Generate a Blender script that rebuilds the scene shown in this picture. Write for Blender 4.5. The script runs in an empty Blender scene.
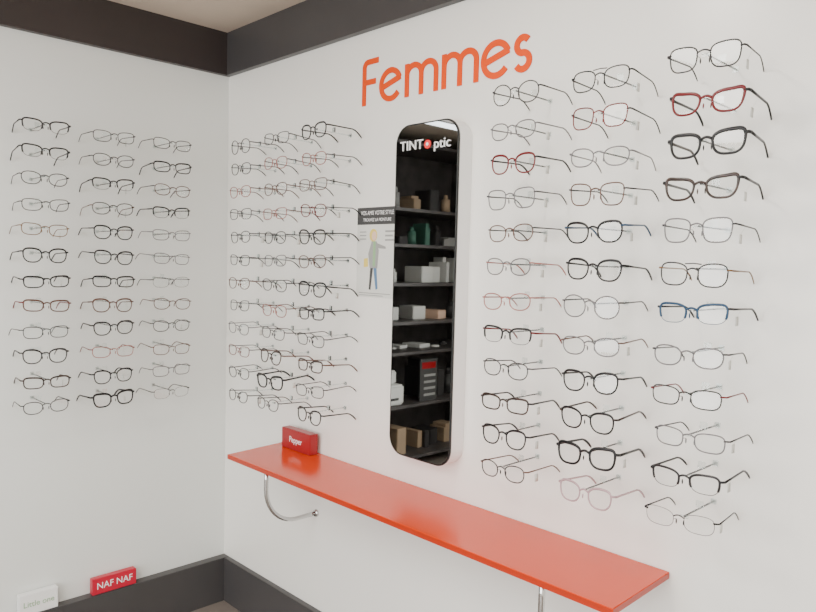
import bpy, bmesh, math, random
from mathutils import Matrix, Vector
random.seed(7)
S = bpy.context.scene
COL = S.collection

# ------------------------------------------------------------------ materials
def mat(name, col, rough=.5, metal=0., spec=.5, noise=0., nscale=8., bump=0., bscale=60., coat=0.):
    m = bpy.data.materials.new(name); m.use_nodes = True
    nt = m.node_tree; b = nt.nodes['Principled BSDF']
    b.inputs['Base Color'].default_value = (*col, 1)
    b.inputs['Roughness'].default_value = rough
    b.inputs['Metallic'].default_value = metal
    b.inputs['Specular IOR Level'].default_value = spec
    b.inputs['Coat Weight'].default_value = coat
    b.inputs['Coat Roughness'].default_value = .08
    tc = nt.nodes.new('ShaderNodeTexCoord')
    if noise:
        n = nt.nodes.new('ShaderNodeTexNoise'); n.inputs['Scale'].default_value = nscale
        n.inputs['Detail'].default_value = 4
        nt.links.new(tc.outputs['Object'], n.inputs['Vector'])
        r = nt.nodes.new('ShaderNodeValToRGB')
        r.color_ramp.elements[0].position = .3; r.color_ramp.elements[1].position = .7
        r.color_ramp.elements[0].color = (*[c*(1-noise) for c in col], 1)
        r.color_ramp.elements[1].color = (*[min(1, c*(1+noise)) for c in col], 1)
        nt.links.new(n.outputs['Fac'], r.inputs['Fac']); nt.links.new(r.outputs['Color'], b.inputs['Base Color'])
    if bump:
        n = nt.nodes.new('ShaderNodeTexNoise'); n.inputs['Scale'].default_value = bscale
        nt.links.new(tc.outputs['Object'], n.inputs['Vector'])
        bp = nt.nodes.new('ShaderNodeBump'); bp.inputs['Strength'].default_value = bump
        bp.inputs['Distance'].default_value = .002
        nt.links.new(n.outputs['Fac'], bp.inputs['Height']); nt.links.new(bp.outputs['Normal'], b.inputs['Normal'])
    return m

def clear(name, tint, gloss, gcol=(1, 1, 1), rough=.03):
    m = bpy.data.materials.new(name); m.use_nodes = True
    nt = m.node_tree; nt.nodes.clear()
    o = nt.nodes.new('ShaderNodeOutputMaterial'); mx = nt.nodes.new('ShaderNodeMixShader')
    t = nt.nodes.new('ShaderNodeBsdfTransparent'); t.inputs[0].default_value = (*tint, 1)
    g = nt.nodes.new('ShaderNodeBsdfGlossy'); g.inputs['Roughness'].default_value = rough
    g.inputs[0].default_value = (*gcol, 1)
    lw = nt.nodes.new('ShaderNodeFresnel'); lw.inputs['IOR'].default_value = 1.45
    ad = nt.nodes.new('ShaderNodeMath'); ad.operation = 'MULTIPLY_ADD'
    ad.inputs[1].default_value = 1.0; ad.inputs[2].default_value = gloss
    nt.links.new(lw.outputs[0], ad.inputs[0]); nt.links.new(ad.outputs[0], mx.inputs[0])
    nt.links.new(t.outputs[0], mx.inputs[1]); nt.links.new(g.outputs[0], mx.inputs[2])
    nt.links.new(mx.outputs[0], o.inputs[0])
    return m

M = {}
M['wallR'] = mat('wall_white_satin', (.84, .825, .78), .30, noise=.02, nscale=1.5, bump=.05)
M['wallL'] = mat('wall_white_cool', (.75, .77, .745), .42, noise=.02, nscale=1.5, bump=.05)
M['ceil'] = mat('ceiling_paint', (.58, .49, .40), .8, noise=.02)
M['trim'] = mat('trim_dark_laminate', (.055, .052, .053), .38, noise=.08, nscale=3)
M['trimL'] = mat('trim_brown_laminate', (.036, .028, .027), .4, noise=.08, nscale=3)
M['dark'] = mat('dark_paint', (.03, .028, .028), .6, noise=.1)
M['darkwood'] = mat('dark_shelf_wood', (.07, .062, .060), .45, noise=.3, nscale=12)
M['orange'] = mat('orange_gloss_laminate', (.66, .048, .0015), .16, spec=.45, noise=.03, nscale=2)
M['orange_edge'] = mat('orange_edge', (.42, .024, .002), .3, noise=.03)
M['letter'] = mat('orange_letter', (.74, .066, .003), .5, spec=.25, noise=.03)
M['chrome'] = mat('chrome', (.62, .62, .62), .12, 1., noise=.03)
M['mirror'] = mat('mirror_glass', (.70, .73, .73), .015, 1., noise=.01)
M['white'] = mat('white_plastic', (.85, .85, .84), .35, noise=.02)
M['black_edge'] = mat('black_edge', (.015, .015, .015), .4, noise=.1)
M['pink'] = mat('pink_acrylic', (.52, .010, .038), .3, noise=.04)
M['redblk'] = mat('red_acrylic', (.30, .006, .010), .3, noise=.04)
M['paper'] = mat('paper', (.66, .66, .62), .7, noise=.03)
M['ink'] = mat('ink_dark', (.05, .05, .05), .7, noise=.05)
M['inkg'] = mat('ink_green', (.25, .42, .22), .7, noise=.05)
M['inky'] = mat('ink_yellow', (.70, .55, .12), .7, noise=.05)
M['inkb'] = mat('ink_blue', (.1, .2, .35), .7, noise=.05)
M['inks'] = mat('ink_skin', (.72, .5, .38), .7, noise=.05)
M['inkgrey'] = mat('ink_grey', (.30, .30, .29), .7, noise=.05)
M['inkred'] = mat('ink_red', (.8, .03, .03), .5, noise=.03)
M['txt'] = mat('text_white', (.9, .9, .9), .5, noise=.01)
M['card'] = mat('cardboard', (.36, .26, .17), .8, noise=.1)
M['whitebox'] = mat('white_carton', (.70, .71, .69), .7, noise=.04)
M['green'] = mat('green_carton', (.06, .16, .12), .6, noise=.05)
M['lens'] = clear('demo_lens', (.970, .982, .982), .04)
M['acryl'] = clear('clear_acrylic', (.955, .975, .975), .05, (.95, .97, .97), .08)
M['pane'] = clear('window_pane', (.98, .98, .98), .0)
# frame colours
F = {
 'black': mat('frame_black', (.005, .005, .006), .32, spec=.4, noise=.1),
 'dmetal': mat('frame_dark_metal', (.020, .018, .020), .35, .2, noise=.1),
 'brown': mat('frame_brown', (.085, .030, .016), .3, noise=.35, nscale=120),
 'tort': mat('frame_tortoise', (.026, .012, .008), .28, noise=.95, nscale=90),
 'red': mat('frame_red', (.14, .006, .009), .32, spec=.4, noise=.1),
 'blue': mat('frame_blue', (.010, .050, .11), .32, spec=.4, noise=.1),
 'silver': mat('frame_silver', (.15, .145, .15), .35, .4, noise=.05),
 'rose': mat('frame_rose', (.34, .11, .09), .35, .2, noise=.05),
 'gold': mat('frame_gold', (.17, .085, .03), .3, .4, noise=.05),
 'clear': mat('frame_pale', (.42, .28, .30), .25, noise=.05),
}

# ------------------------------------------------------------------ mesh helpers
def empty(name, loc=(0, 0, 0)):
    o = bpy.data.objects.new(name, None); o.location = loc; o.empty_display_size = .05; COL.objects.link(o); return o

def obj(name, bm, mats, parent=None, smooth=True):
    me = bpy.data.meshes.new(name); bmesh.ops.recalc_face_normals(bm, faces=bm.faces[:]) ; bm.to_mesh(me); bm.free()
    if not isinstance(mats, (list, tuple)): mats = [mats]
    for m in mats: me.materials.append(m)
    if smooth:
        for p in me.polygons: p.use_smooth = True
    o = bpy.data.objects.new(name, me); COL.objects.link(o)
    if parent: o.parent = parent
    return o

def addbox(bm, lo, hi, mi=0, bev=0., rz=0.):
    lo = Vector(lo); hi = Vector(hi); t = bmesh.new()
    bmesh.ops.create_cube(t, size=1)
    c = (lo+hi)/2; R = Matrix.Rotation(rz, 3, 'Z')
    for v in t.verts:
        v.co = c + R @ Vector([v.co[i]*(hi[i]-lo[i]) for i in range(3)])
    if bev: bmesh.ops.bevel(t, geom=t.edges[:], offset=bev, segments=2, affect='EDGES')
    me = bpy.data.meshes.new('t'); t.to_mesh(me); t.free()
    n = len(bm.faces); bm.from_mesh(me); bpy.data.meshes.remove(me)
    bm.faces.ensure_lookup_table()
    for f in bm.faces[n:]: f.material_index = mi

def box(name, lo, hi, m, parent=None, bev=0.):
    bm = bmesh.new(); addbox(bm, lo, hi, 0, bev); return obj(name, bm, m, parent, False)

def sweep(bm, pts, ra, rb, ref, closed=False, mi=0, seg=6):
    n = len(pts); pts = [Vector(p) for p in pts]; rings = []
    for i, p in enumerate(pts):
        a = pts[(i-1) % n] if (closed or i) else p
        b = pts[(i+1) % n] if (closed or i < n-1) else p
        t = (b-a).normalized(); na = t.cross(ref).normalized(); nb = na.cross(t).normalized()
        A = ra[i] if isinstance(ra, list) else ra; B = rb[i] if isinstance(rb, list) else rb
        rings.append([bm.verts.new(p + na*A*math.cos(2*math.pi*k/seg) + nb*B*math.sin(2*math.pi*k/seg)) for k in range(seg)])
    for i in range(n if closed else n-1):
        r, s = rings[i], rings[(i+1) % n]
        for k in range(seg):
            f = bm.faces.new((r[k], r[(k+1) % seg], s[(k+1) % seg], s[k])); f.material_index = mi
    if not closed:
        bm.faces.new(rings[0][::-1]).material_index = mi; bm.faces.new(rings[-1]).material_index = mi

def rrect(cx, cz, hw, hh, r, n=10):
    out = []
    for (sx, sz, a0) in [(1, 1, 0), (-1, 1, 90), (-1, -1, 180), (1, -1, 270)]:
        for i in range(n+1):
            a = math.radians(a0 + 90*i/n)
            out.append((cx+sx*(hw-r)+r*math.cos(a), cz+sz*(hh-r)+r*math.sin(a)))
    return out

def prism(bm, outline, y0, y1, mi_side=0, mi_front=0, mi_back=0):
    f = [bm.verts.new((x, y0, z)) for x, z in outline]; b = [bm.verts.new((x, y1, z)) for x, z in outline]
    n = len(f)
    for i in range(n):
        bm.faces.new((f[i], f[(i+1) % n], b[(i+1) % n], b[i])).material_index = mi_side
    bm.faces.new(f).material_index = mi_front; bm.faces.new(b[::-1]).material_index = mi_back

def text(name, s, size, m, loc, rot, parent=None, ext=.0006, sx=1., align='CENTER', spacing=1.):
    c = bpy.data.curves.new(name, 'FONT'); c.body = s; c.size = size; c.extrude = ext
    c.align_x = align; c.align_y = 'CENTER'; c.space_character = spacing
    o = bpy.data.objects.new(name, c); COL.objects.link(o)
    dg = bpy.context.evaluated_depsgraph_get(); me = bpy.data.meshes.new_from_object(o.evaluated_get(dg))
    bpy.data.objects.remove(o)
    o = bpy.data.objects.new(name, me); COL.objects.link(o); me.materials.clear(); me.materials.append(m)
    o.location = loc; o.rotation_euler = rot; o.scale = (sx, 1, 1)
    if parent: o.parent = parent
    return o

# ------------------------------------------------------------------ room shell
H = 2.036; ZT = 1.89; ZB = .16
XR = 3.7; YF = -3.5
box('floor', (-1.3, YF-.1, -.05), (XR+.1, .12, 0), None)
fl = bpy.data.objects['floor']; fl.data.materials.clear()
fm = bpy.data.materials.new('floor_wood_planks'); fm.use_nodes = True
nt = fm.node_tree; b = nt.nodes['Principled BSDF']; tc = nt.nodes.new('ShaderNodeTexCoord')
br = nt.nodes.new('ShaderNodeTexBrick'); br.inputs['Scale'].default_value = 1.4
br.inputs['Color1'].default_value = (.20, .17, .15, 1); br.inputs['Color2'].default_value = (.26, .22, .19, 1)
br.inputs['Mortar'].default_value = (.06, .05, .04, 1); br.inputs['Mortar Size'].default_value = .006
nt.links.new(tc.outputs['Object'], br.inputs['Vector']); nt.links.new(br.outputs['Color'], b.inputs['Base Color'])
b.inputs['Roughness'].default_value = .35
fl.data.materials.append(fm)
box('ceiling', (-1.3, YF-.1, H), (XR+.1, .12, H+.06), M['ceil'])
box('wall_right', (-.1, 0, 0), (XR+.1, .1, H), M['wallR'])
YO = -.80   # opening to the stock room
box('wall_left', (-.1, YO, 0), (0, 0, H), M['wallL'])
box('wall_left_end', (-.1, YF, 0), (0, -2.35, H), M['wallL'])
box('wall_side', (XR, YF, 0), (XR+.1, 0, H), M['wallR'])
bm = bmesh.new()
addbox(bm, (-.1, YF-.1, 0), (XR+.1, YF, .35)); addbox(bm, (-.1, YF-.1, 1.9), (XR+.1, YF, H))
addbox(bm, (-.1, YF-.1, .35), (.3, YF, 1.9)); addbox(bm, (3.4, YF-.1, .35), (XR+.1, YF, 1.9))
obj('wall_front', bm, M['wallL'], smooth=False)
bm = bmesh.new()
for x in (.3, 1.82, 3.36): addbox(bm, (x, YF-.08, .35), (x+.04, YF-.02, 1.9), 0)
for z in (.35, 1.86): addbox(bm, (.3, YF-.08, z), (3.4, YF-.02, z+.04), 0)
addbox(bm, (.34, YF-.055, .39), (3.36, YF-.050, 1.86), 1)
obj('window_1', bm, [M['trim'], M['pane']], smooth=False)
box('wall_stockroom_back', (-1.3, -2.75, 0), (-1.2, YO+.1, H), M['dark'])
box('wall_stockroom_near', (-1.2, YO, 0), (-.1, YO+.1, H), M['dark'])
box('wall_stockroom_far', (-1.2, -2.75, 0), (-.1, -2.65, H), M['dark'])
box('trim_1', (0, YO, ZT), (.02, -.0, H), M['trimL'])
box('trim_2', (.02, -.02, ZT), (XR, 0, H), M['trim'])
box('baseboard_left', (0, YO, 0), (.035, 0, ZB), M['trim'], bev=.001)
box('baseboard_right', (.035, -.02, 0), (XR, 0, ZB), M['trim'], bev=.001)

# ------------------------------------------------------------------ wall lettering
def ribbon(bm, pts, w, y0, y1, closed=False):
    n = len(pts); L = []; Rr = []
    for i, (x, z) in enumerate(pts):
        a = pts[(i-1) % n] if (closed or i) else pts[i]; c = pts[(i+1) % n] if (closed or i < n-1) else pts[i]
        tx, tz = c[0]-a[0], c[1]-a[1]; l = math.hypot(tx, tz) or 1; nx, nz = -tz/l, tx/l
        L.append((x+nx*w/2, z+nz*w/2)); Rr.append((x-nx*w/2, z-nz*w/2))
    vl = [(bm.verts.new((x, y0, z)), bm.verts.new((x, y1, z))) for x, z in L]
    vr = [(bm.verts.new((x, y0, z)), bm.verts.new((x, y1, z))) for x, z in Rr]
    for i in range(n-1):
        bm.faces.new((vl[i][0], vl[i+1][0], vr[i+1][0], vr[i][0]))
        bm.faces.new((vl[i][1], vr[i][1], vr[i+1][1], vl[i+1][1]))
        bm.faces.new((vl[i][0], vl[i][1], vl[i+1][1], vl[i+1][0]))
        bm.faces.new((vr[i][0], vr[i+1][0], vr[i+1][1], vr[i][1]))
    for k in (0, -1): bm.faces.new((vl[k][0], vr[k][0], vr[k][1], vl[k][1]))
def arc(cx, cz, rx, rz, a0, a1, n=22):
    return [(cx+rx*math.cos(math.radians(a0+(a1-a0)*i/n)), cz+rz*math.sin(math.radians(a0+(a1-a0)*i/n))) for i in range(n+1)]
bm = bmesh.new(); W = .120
CAP = .1265; X0 = .735; Z0 = 1.686
def stroke(pts, ox, w=W):
    ribbon(bm, [(X0+(ox+x)*CAP, Z0+z*CAP) for x, z in pts], w*CAP, -.003-random.random()*.0006, -.0005)
h = W/2
stroke([(h, 0), (h, .82)] + arc(.18, .82, .18-h, .18-h, 180, 90, 8) + [(.52, 1-h)], 0); stroke([(h, .5), (.44, .5)], 0)
def e(ox):
    c = .345; r = .30
    stroke(arc(c, .345, r, r, 22, 322, 34), ox)
    a = math.radians(22); stroke([(c-r*math.cos(a), .345-r*math.sin(a)*.35), (c+r*math.cos(a)+.03, .345+r*math.sin(a)+.01)], ox)
def mm(ox):
    stroke([(h, 0), (h, .68)], ox)
    for k in (0, 1):
        c = h+.21+k*.42
        stroke(arc(c, .44, .21, .19, 180, 0, 16) + [(c+.21, 0)], ox)
def ss(ox):
    stroke(arc(.20, .485, .135, .137, 35, 270, 18)[:-1] + arc(.20, .205, .15, .147, 90, -150, 18), ox)
e(.58); mm(1.37); mm(2.43); e(3.46); ss(4.22)
obj('wall_lettering', bm, M['letter'], smooth=False)

# ------------------------------------------------------------------ mirror
mr = empty('wall_mirror', (0, 0, 0))
cx, cz, hw, hh = 1.041, 1.171, .110, .428
bm = bmesh.new(); prism(bm, rrect(cx, cz, hw-.001, hh-.001, .047), -.046, -.0005); obj('backing_body', bm, M['white'], mr, False)
bm = bmesh.new(); prism(bm, rrect(cx, cz, hw, hh, .048), -.049, -.046); obj('black_rim', bm, M['black_edge'], mr, False)
bm = bmesh.new(); prism(bm, rrect(cx, cz, hw-.004, hh-.004, .045), -.0505, -.049); obj('mirror_glass', bm, M['mirror'], mr, False)
RX = (math.pi/2, 0, 0)
text('logo_text_a', 'TINT', .034, M['txt'], (.990, -.0515, 1.544), RX, mr, .0004, 1.1)
text('logo_text_b', 'ptic', .034, M['txt'], (1.097, -.0515, 1.541), RX, mr, .0004, 1.15)
bm = bmesh.new(); prism(bm, rrect(1.047, 1.543, .011, .011, .0108), -.052, -.0508); obj('logo_dot', bm, M['inkred'], mr, False)
bm = bmesh.new(); prism(bm, rrect(1.047, 1.543, .004, .004, .0039), -.0526, -.052); obj('logo_dot_eye', bm, M['txt'], mr, False)

# ------------------------------------------------------------------ poster
po = empty('fashion_poster')
box('sheet', (.726, -.0020, 1.148), (.895, -.0003, 1.400), M['paper'], po)
box('header', (.726, -.0026, 1.352), (.895, -.0020, 1.400), M['ink'], po)
text('headline', 'VOS AMIS VOTRE STYLE', .0165, M['txt'], (.810, -.0028, 1.384), RX, po, .0001, .78)
text('subline', 'TROUVEZ LA MONTURE', .0125, M['txt'], (.810, -.0028, 1.365), RX, po, .0001, .85)
def flat(name, pts, m, d=0.):
    bm = bmesh.new(); prism(bm, pts, -.0028-d, -.0019); obj(name, bm, m, po, False)
ox, oz = .800, 1.26
flat('figure_hair', [(ox+.016*math.cos(a*.4)-.004, oz+.062+.018*math.sin(a*.4)) for a in range(16)], M['inky'])
flat('figure_head', [(ox+.010*math.cos(a*.4), oz+.060+.013*math.sin(a*.4)) for a in range(16)], M['inks'], .0003)
flat('figure_coat', [(ox-.010, oz+.045), (ox+.010, oz+.045), (ox+.020, oz+.02), (ox+.015, oz-.03), (ox-.017, oz-.03), (ox-.024, oz+.01)], M['inkgrey'])
flat('figure_shirt', [(ox-.003, oz+.045), (ox+.007, oz+.045), (ox+.006, oz-.025), (ox-.004, oz-.025)], M['inkg'], .0002)
flat('figure_arm', [(ox+.012, oz+.040), (ox+.048, oz+.030), (ox+.048, oz+.024), (ox+.014, oz+.026)], M['inkgrey'], .0002)
flat('figure_leg_a', [(ox-.014, oz-.03), (ox-.003, oz-.03), (ox-.012, oz-.092), (ox-.019, oz-.090)], M['ink'])
flat('figure_leg_b', [(ox-.001, oz-.03), (ox+.012, oz-.03), (ox+.018, oz-.088), (ox+.010, oz-.090)], M['inkb'])
flat('figure_bag', [(ox-.042, oz-.004), (ox-.026, oz-.002), (ox-.024, oz-.026), (ox-.042, oz-.028)], M['inky'], .0002)
bm = bmesh.new()
for i, (a, c) in enumerate([(.845, .882), (.845, .876), (.845, .880)]): addbox(bm, (a, -.0026, 1.330-i*.012), (c, -.0019, 1.335-i*.012))
for i in range(2): addbox(bm, (.74, -.0026, 1.158-i*.006), (.87-i*.03, -.0019, 1.160-i*.006))
for i in range(3): addbox(bm, (.738, -.0026, 1.33-i*.010), (.765, -.0019, 1.333-i*.010))
obj('poster_copy', bm, M['inkgrey'], po, False)

# ------------------------------------------------------------------ shelf
sh = empty('wall_shelf')
bm = bmesh.new()
ol = [(.402, -.226), (1.700, -.226), (1.695, -.001), (.378, -.001)]
t = [bm.verts.new((x, y, .654)) for x, y in ol]; u = [bm.verts.new((x, y, .640)) for x, y in ol]
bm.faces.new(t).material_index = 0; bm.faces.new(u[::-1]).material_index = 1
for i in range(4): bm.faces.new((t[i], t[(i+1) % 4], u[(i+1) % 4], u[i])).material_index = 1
bmesh.ops.bevel(bm, geom=bm.edges[:], offset=.0012, segments=2, affect='EDGES')
obj('shelf_board', bm, [M['orange'], M['orange_edge']], sh, False)
for k, x in enumerate((.555, 1.525)):
    bm = bmesh.new()
    pts = [(x, -.185, .639), (x, -.186, .60), (x, -.186, .575)] + [(x, -.076-.110*math.cos(math.radians(a)), .575-.112*math.sin(math.radians(a))) for a in range(9, 91, 9)] + [(x, -.04, .463), (x, -.004, .463)]
    sweep(bm, pts, .0065, .0065, Vector((1, 0, 0)), seg=12)
    for p, d in (((x, -.185, .635), 0), ((x, -.004, .463), 1)):
        bmesh.ops.create_cone(bm, cap_ends=True, segments=24, radius1=.012, radius2=.010, depth=.006,
            matrix=Matrix.Translation(p) @ Matrix.Rotation(math.pi/2*d, 4, 'X'))
    obj('chrome_bracket_%d' % (k+1), bm, M['chrome'], sh)

# ------------------------------------------------------------------ small signs
def sign(name, lo, hi, m, txt, tm, size, face, sx=1.):
    e_ = empty(name)
    box('block', lo, hi, m, e_, bev=.0015)
    cxx, cyy, czz = [(lo[i]+hi[i])/2 for i in range(3)]
    if face == 'x': text('label', txt, size, tm, (hi[0]+.0004, cyy, czz), (math.pi/2, 0, math.pi/2), e_, .0003, sx)
    else: text('label', txt, size, tm, (cxx, lo[1]-.0004, czz), RX, e_, .0003, sx)
    return e_
sign('pink_sign_block', (.006, -.486, ZB+.0005), (.030, -.344, ZB+.052), M['pink'], 'NAF NAF', M['txt'], .030, 'x', .95)
sign('white_sign_block', (.006, -.700, ZB+.0005), (.030, -.590, ZB+.064), M['white'], 'Little one', M['inkg'], .024, 'x', .95)
sign('red_sign_block', (.425, -.045, .6545), (.575, -.015, .718), M['redblk'], 'Pepper', M['txt'], .026, 'y', .9)

# ------------------------------------------------------------------ stock shelving seen in the mirror
cab = empty('stock_shelving')
bm = bmesh.new()
for y in (-2.50, -1.24): addbox(bm, (-1.10, y-.015, 0), (-.72, y+.015, 1.98))
for z in (.08, .40, .72, .90, 1.13, 1.36, 1.57, 1.96): addbox(bm, (-1.10, -2.50, z-.018), (-.72, -1.24, z))
addbox(bm, (-1.12, -2.50, 0), (-1.10, -1.24, 1.98))
obj('shelving_frame', bm, M['darkwood'], cab, False)
rnd = random.Random(11)
for z, mats_, hm in ((1.57, ['card', 'card', 'dark', 'inkgrey'], .16), (1.36, ['green', 'dark', 'dark', 'inkgrey'], .14), (1.13, ['whitebox', 'whitebox', 'inkgrey'], .16), (.90, ['whitebox', 'dark', 'whitebox', 'inks'], .16), (.72, ['whitebox', 'whitebox', 'dark'], .04), (.40, ['dark', 'dark', 'card'], .2), (.08, ['card', 'dark', 'dark'], .2)):
    y = -2.42
    while y < -1.36:
        w = rnd.uniform(.025, .12); hh_ = rnd.uniform(.25*hm, hm); mm_ = rnd.choice(mats_)
        if rnd.random() < .8 and not (z == .40 and y+w > -1.78 and y < -1.40):
            bm = bmesh.new(); x1 = rnd.uniform(-.86, -.78); rz = rnd.uniform(-.2, .2)
            if rnd.random() < .25:
                r_ = min(w, .06)/2
                bmesh.ops.create_cone(bm, cap_ends=True, segments=20, radius1=r_, radius2=r_*.9, depth=hh_*.75, matrix=Matrix.Translation((x1-.05, y+w/2, z+.0005+hh_*.375)))
                bmesh.ops.create_cone(bm, cap_ends=True, segments=16, radius1=r_*.5, radius2=r_*.4, depth=hh_*.25, matrix=Matrix.Translation((x1-.05, y+w/2, z+hh_*.87)))
                obj('bottle', bm, [M[mm_]], cab, True)
            else:
                addbox(bm, (x1-.14, y, z+.0005), (x1, y+w, z+hh_), 0, .003, rz)
                if rnd.random() < .4: addbox(bm, (x1-.12, y+.005, z+hh_), (x1-.01, y+w*.9, z+hh_*1.25), 0, .002, -rz)
                obj('carton', bm, [M[mm_], M['inkgrey']], cab, False)
        y += w + rnd.uniform(.005, .06)
bm = bmesh.new(); addbox(bm, (-1.0, -1.74, .4005), (-.75, -1.45, .52), 0, .012); addbox(bm, (-.98, -1.72, .52), (-.80, -1.47, .60), 0, .01)
addbox(bm, (-.752, -1.69, .43), (-.748, -1.48, .445), 1)
obj('printer', bm, [M['whitebox'], M['ink']], cab, False)
bm = bmesh.new(); addbox(bm, (-.76, -2.02, .4005), (-.752, -1.87, .66), 0); addbox(bm, (-.7525, -2.005, .60), (-.7505, -1.885, .64), 1)
for k in range(4): addbox(bm, (-.7525, -2.005, .43+k*.04), (-.7505, -1.905, .445+k*.04), 2)
obj('framed_notice', bm, [M['ink'], M['redblk'], M['inkgrey']], cab, False)

# ------------------------------------------------------------------ eyeglasses
def outline(a, b, n, lift, taper, N=32):
    o = []
    for i in range(N):
        t = 2*math.pi*i/N; c, s = math.cos(t), math.sin(t)
        x = a*math.copysign(abs(c)**(2/n), c); z = b*math.copysign(abs(s)**(2/n), s)
        u = z/b
        x *= 1-taper*(.5-.5*u)**1.3
        k = max(0, x/a); z += lift*b*k*k*(.5+.5*u)
        if u > 0: z *= 1-.10*max(0, -x/a)
        o.append((x, z))      # +x = outer side
    return o
def glasses(parent, loc, rotz, st, fcol, tcol, name='eyeglasses', tag=False):
    a, b, n, lift, taper, r, kind = st
    g = .017 if kind != 'metal' else .019
    bm = bmesh.new()
    fy = lambda x: 1.1*x*x
    cxl = g/2 + a
    Y = Vector((0, 1, 0))
    for s in (-1, 1):
        ol = [(s*(cxl + x), z) for x, z in outline(a, b, n, lift, taper)]
        pts = [(x, fy(x), z) for x, z in ol]
        if kind == 'semi':
            N = len(pts); top = [pts[i % N] for i in range(-2, N//2+3)]
            sweep(bm, top, r*1.3, r*1.2, Y, mi=0)
        if kind != 'rimless' :
            if kind == 'semi': rr = .0006
            elif kind == 'full': rr = [r*(1+.45*max(0, z/b)) for _, z in ol]
            else: rr = r
            rb = max(r, .0011) if kind != 'semi' else .0006
            sweep(bm, pts, rr, rb, Y, closed=True, mi=0)
        f = bm.faces.new([bm.verts.new((x, fy(x)+.0003, z)) for x, z in ol]); f.material_index = 2
        if kind == 'rimless': sweep(bm, pts, .0005, .0006, Y, closed=True, mi=0)
        hx = cxl + a; hz = b*.42 + lift*b*.6
        sweep(bm, [(s*(hx-.003), fy(hx)-.0004, hz), (s*(hx+.003), fy(hx)+.0005, hz+.0005), (s*(hx+.0055), fy(hx)+.006, hz)], max(r*1.1, .0013), max(r*1.3, .0016), Vector((0, 0, 1)), mi=1)
        y0 = fy(hx)+.005; X = hx+.0055; tw = .0011 if r < .0017 else .0017; th = max(.0014, r*1.15)
        tp = [(s*X, y0, hz)]
        for q in (.25, .5, .72): tp.append((s*(X - .008*q), y0+.118*q, hz-.0015*q))
        for q, dz in ((.80, .004), (.88, .0095), (.96, .017), (1.0, .022)): tp.append((s*(X-.008*q), y0+.118*q, hz-dz))
        m_ = len(tp)
        sweep(bm, tp, [tw]*m_, [th*1.15, th, th*.95, th*.9, th*1.05, th*1.15, th*1.15, th*.7], Vector((0, 0, 1)), mi=1)
        px = g/2-.002
        bmesh.ops.create_uvsphere(bm, u_segments=6, v_segments=4, radius=1, matrix=Matrix.Translation((s*px, .006, -b*.25)) @ Matrix.Diagonal((.0012, .0022, .005, 1)))
        if r < .0017: sweep(bm, [(s*(g/2), fy(g/2), b*.05), (s*(g/2-.001), .005, b*.05), (s*px, .006, -b*.2)], .0004, .0004, Y, mi=1)
    bz = b*.38; br_ = max(r*1.1, .0011)
    bp = [(-g/2-.001+(g+.002)*i/8, .0-.0008, bz + .0035*math.sin(math.pi*i/8)) for i in range(9)]
    sweep(bm, bp, br_, br_, Y, mi=0)
    if kind == 'double': sweep(bm, [(-g/2-.006, 0, b*.93), (0, -.0005, b*.99), (g/2+.006, 0, b*.93)], .0010, .0010, Y, mi=0)
    if tag:
        s = 1; hx = cxl+a
        addbox(bm, (s*(hx-.006)-.0004, .045, -.020), (s*(hx-.006)+.0004, .056, -.004), 3)
        sweep(bm, [(s*(hx-.006), .051, -.004), (s*(hx), .051, b*.4)], .0003, .0003, Y, mi=3)
    o = obj(name, bm, [F[fcol], F[tcol], M['lens'], M['paper']], parent)
    o.location = loc
    o.rotation_euler = (math.radians(random.uniform(-4, 4)), math.radians(random.uniform(-2, 2)), rotz + math.radians(random.uniform(-4, 4)))
    return o

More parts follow.
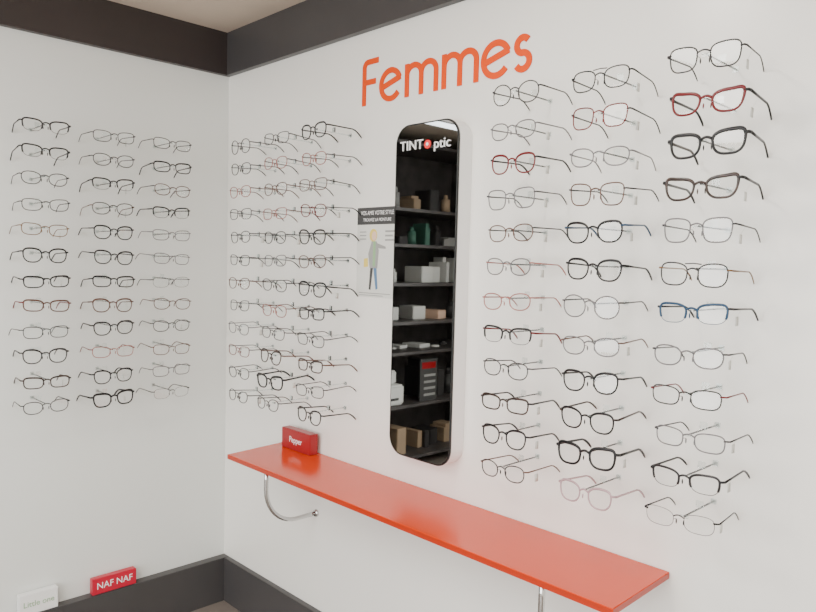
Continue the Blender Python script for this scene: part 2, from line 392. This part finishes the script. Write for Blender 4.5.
#          a     b      n    lift taper rim   kind
ST = {
 'round': (.0248, .0212, 2.2, .05, .05, .0013, 'metal'),
 'pant':  (.0252, .0195, 2.5, .22, .16, .0017, 'full'),
 'cat':   (.0272, .0180, 2.7, .60, .22, .0021, 'full'),
 'thick': (.0272, .0198, 2.8, .32, .18, .0023, 'full'),
 'rect':  (.0262, .0155, 3.2, .18, .10, .0017, 'full'),
 'rectm': (.0260, .0160, 3.0, .16, .10, .0012, 'metal'),
 'oval':  (.0254, .0172, 2.4, .14, .10, .0013, 'metal'),
 'semi':  (.0264, .0165, 2.8, .28, .14, .0017, 'semi'),
 'rimless': (.0262, .0160, 2.8, .12, .08, .0011, 'rimless'),
 'geo':   (.0254, .0205, 3.2, .10, .18, .0013, 'metal'),
 'dbl':   (.0252, .0195, 2.8, .10, .12, .0013, 'double'),
}
RK = {
 'A': ('L', -.653, [('semi','dmetal'),('semi','black'),('oval','dmetal'),('rectm','black'),('rectm','gold'),('pant','black'),('rect','black'),('rect','brown','red'),('rectm','black'),('pant','dmetal'),('rect','tort'),('oval','dmetal')]),
 'B': ('L', -.461, [('rectm','dmetal'),('oval','dmetal'),('semi','black'),('oval','black','brown'),('pant','black'),('pant','black'),('rect','black'),('pant','brown'),('pant','black'),('rectm','rose','red'),('pant','black'),('thick','black')]),
 'C': ('L', -.275, [('rectm','dmetal'),('rect','black'),('oval','brown','dmetal'),('semi','black'),('rectm','silver'),('rectm','silver'),('rimless','dmetal'),('oval','brown'),('oval','dmetal'),('rectm','brown'),('rectm','silver'),('rimless','dmetal')]),
 'D': ('R', .302, [('round','dmetal'),('oval','dmetal'),('oval','rose','brown'),('rectm','dmetal'),('oval','dmetal'),('rectm','dmetal'),('oval','brown'),('rectm','dmetal'),('oval','silver'),('rectm','red','dmetal'),('oval','dmetal'),('oval','dmetal')]),
 'E': ('R', .498, [('rectm','dmetal'),('oval','rose','dmetal'),('oval','brown'),('rectm','rose','brown'),('oval','dmetal'),('rectm','silver','dmetal'),('oval','dmetal'),('oval','rose','brown'),('rectm','dmetal'),('pant','tort','brown'),('thick','black'),('oval','dmetal')]),
 'F': ('R', .685, [('pant','black'),('oval','rose','dmetal'),('rectm','brown','dmetal'),('oval','red','black'),('pant','black'),('oval','brown','dmetal'),('pant','black'),('rect','black'),('rectm','dmetal'),('rect','tort','brown'),('rectm','dmetal'),('pant','black')]),
 'G': ('R', 1.374, [('round','dmetal'),('oval','silver'),('pant','red','dmetal'),('geo','silver','dmetal'),('oval','brown','dmetal'),('oval','silver','rose'),('oval','rose'),('semi','black','red'),('oval','dmetal'),('rect','tort','dmetal'),('pant','black','dmetal'),('oval','dmetal','brown')]),
 'H': ('R', 1.577, [('dbl','black'),('geo','red','dmetal'),('oval','silver'),('geo','brown','dmetal'),('pant','black','blue'),('pant','black'),('round','silver','dmetal'),('oval','silver','brown'),('pant','black'),('pant','black','tort'),('thick','black'),('pant','clear')]),
 'I': ('R', 1.773, [('geo','dmetal'),('cat','red','black'),('thick','black'),('cat','tort','black'),('geo','silver','dmetal'),('dbl','dmetal','gold'),('semi','blue','dmetal'),('oval','silver','dmetal'),('rectm','black','red'),('rectm','silver','dmetal'),('semi','dmetal','black'),('rimless','dmetal','black')]),
}
JX = {'I': [0, .004, .010, .006, 0, 0, 0, -.002, -.003, .006, 0, -.004], 'E': [0]*9+[-.01, -.018, -.027]}
for key, (side, c, lst) in RK.items():
    rk = empty('eyeglasses_rack')
    if side == 'L': rk.rotation_euler = (0, 0, math.pi/2)
    zr = [1.602-.0722*i for i in range(12)]
    bm = bmesh.new()
    for z in zr:
        sweep(bm, [(c, -.001, z+.008), (c, -.124, z+.008)], .0016, .0016, Vector((0, 0, 1)), seg=8)
        addbox(bm, (c-.005, -.003, z+.003), (c+.005, -.0005, z+.013), 0, .0005)
        addbox(bm, (c-.008, -.126, z+.005), (c+.008, -.1240, z+.0100), 0, .0004)
        addbox(bm, (c-.007, -.0630, z+.009), (c+.007, -.0615, z+.022), 0, .0004)
    obj('acrylic_holder', bm, M['acryl'], rk, False)
    for i, it in enumerate(lst):
        st = it[0]; fc = it[1]; tcl = it[2] if len(it) > 2 else fc
        dx = JX.get(key, [0]*12)[i] + random.uniform(-.003, .003)
        tg = (random.choice([0, 1, 1]) if key in 'GHI' else random.choice([0, 0, 0, 1]))
        glasses(rk, (c+dx, -.1335, zr[i]+random.uniform(-.003, .003)), 0, ST[st], fc, tcl, 'eyeglasses_%d' % (i+1), tg)

# ------------------------------------------------------------------ lights
def area(name, loc, rot, sx, sy, power, col, parent=None):
    l = bpy.data.lights.new(name, 'AREA'); l.shape = 'RECTANGLE'; l.size = sx; l.size_y = sy; l.energy = power; l.color = col
    o = bpy.data.objects.new(name, l); o.location = loc; o.rotation_euler = rot; COL.objects.link(o); o.parent = parent; return o
area('window_daylight', (1.85, YF+.03, 1.15), (math.radians(90), 0, 0), 3.0, 1.5, 92, (.98, .99, 1))
for x in (1.3, 2.8):  # unseen ceiling panels, added to brighten the room and soften shadows
    pl = empty('added_ceiling_fill', (x, -2.0, H))
    box('fill_panel_frame', (-.62, -.62, -.012), (.62, .62, -.0005), M['white'], pl)
    area('fill_panel_lamp', (0, 0, -.016), (0, 0, 0), 1.15, 1.15, 34, (1, .965, .90), pl)
for i, (x, y) in enumerate([(1.45, -.70)]):
    dl = empty('ceiling_downlight', (x, y, H))
    bm = bmesh.new(); bmesh.ops.create_cone(bm, cap_ends=True, segments=32, radius1=.07, radius2=.075, depth=.012, matrix=Matrix.Translation((0, 0, -.006)))
    obj('lamp_ring', bm, M['white'], dl)
    l = bpy.data.lights.new('lamp', 'AREA'); l.shape = 'DISK'; l.size = .14; l.energy = 7; l.color = (1, .93, .84)
    lo = bpy.data.objects.new('lamp', l); lo.location = (0, 0, -.016); COL.objects.link(lo); lo.parent = dl
sl = empty('added_stockroom_fill', (-.4, -1.75, H))  # unseen lamp added to lift the dark stock room in the mirror
box('stock_fill_body', (-.06, -.5, -.03), (.06, .5, -.0005), M['white'], sl)
area('stock_fill_lamp', (0, 0, -.034), (0, 0, 0), .1, .95, 1.2, (.95, .98, 1), sl)

w = bpy.data.worlds.new('World'); S.world = w; w.use_nodes = True
w.node_tree.nodes['Background'].inputs[0].default_value = (.9, .95, 1, 1); w.node_tree.nodes['Background'].inputs[1].default_value = 1.0

# ------------------------------------------------------------------ camera
cd = bpy.data.cameras.new('camera'); cam = bpy.data.objects.new('camera', cd); COL.objects.link(cam)
cd.sensor_width = 36; cd.lens = 716.55/816*36; cd.clip_start = .02
cam.matrix_world = Matrix.Translation((2.31086, -1.33736, 1.24503)) @ Matrix.Rotation(.79792, 4, 'Z') @ Matrix.Rotation(math.pi/2-.05905, 4, 'X') @ Matrix.Rotation(.02516, 4, 'Z')
S.camera = cam
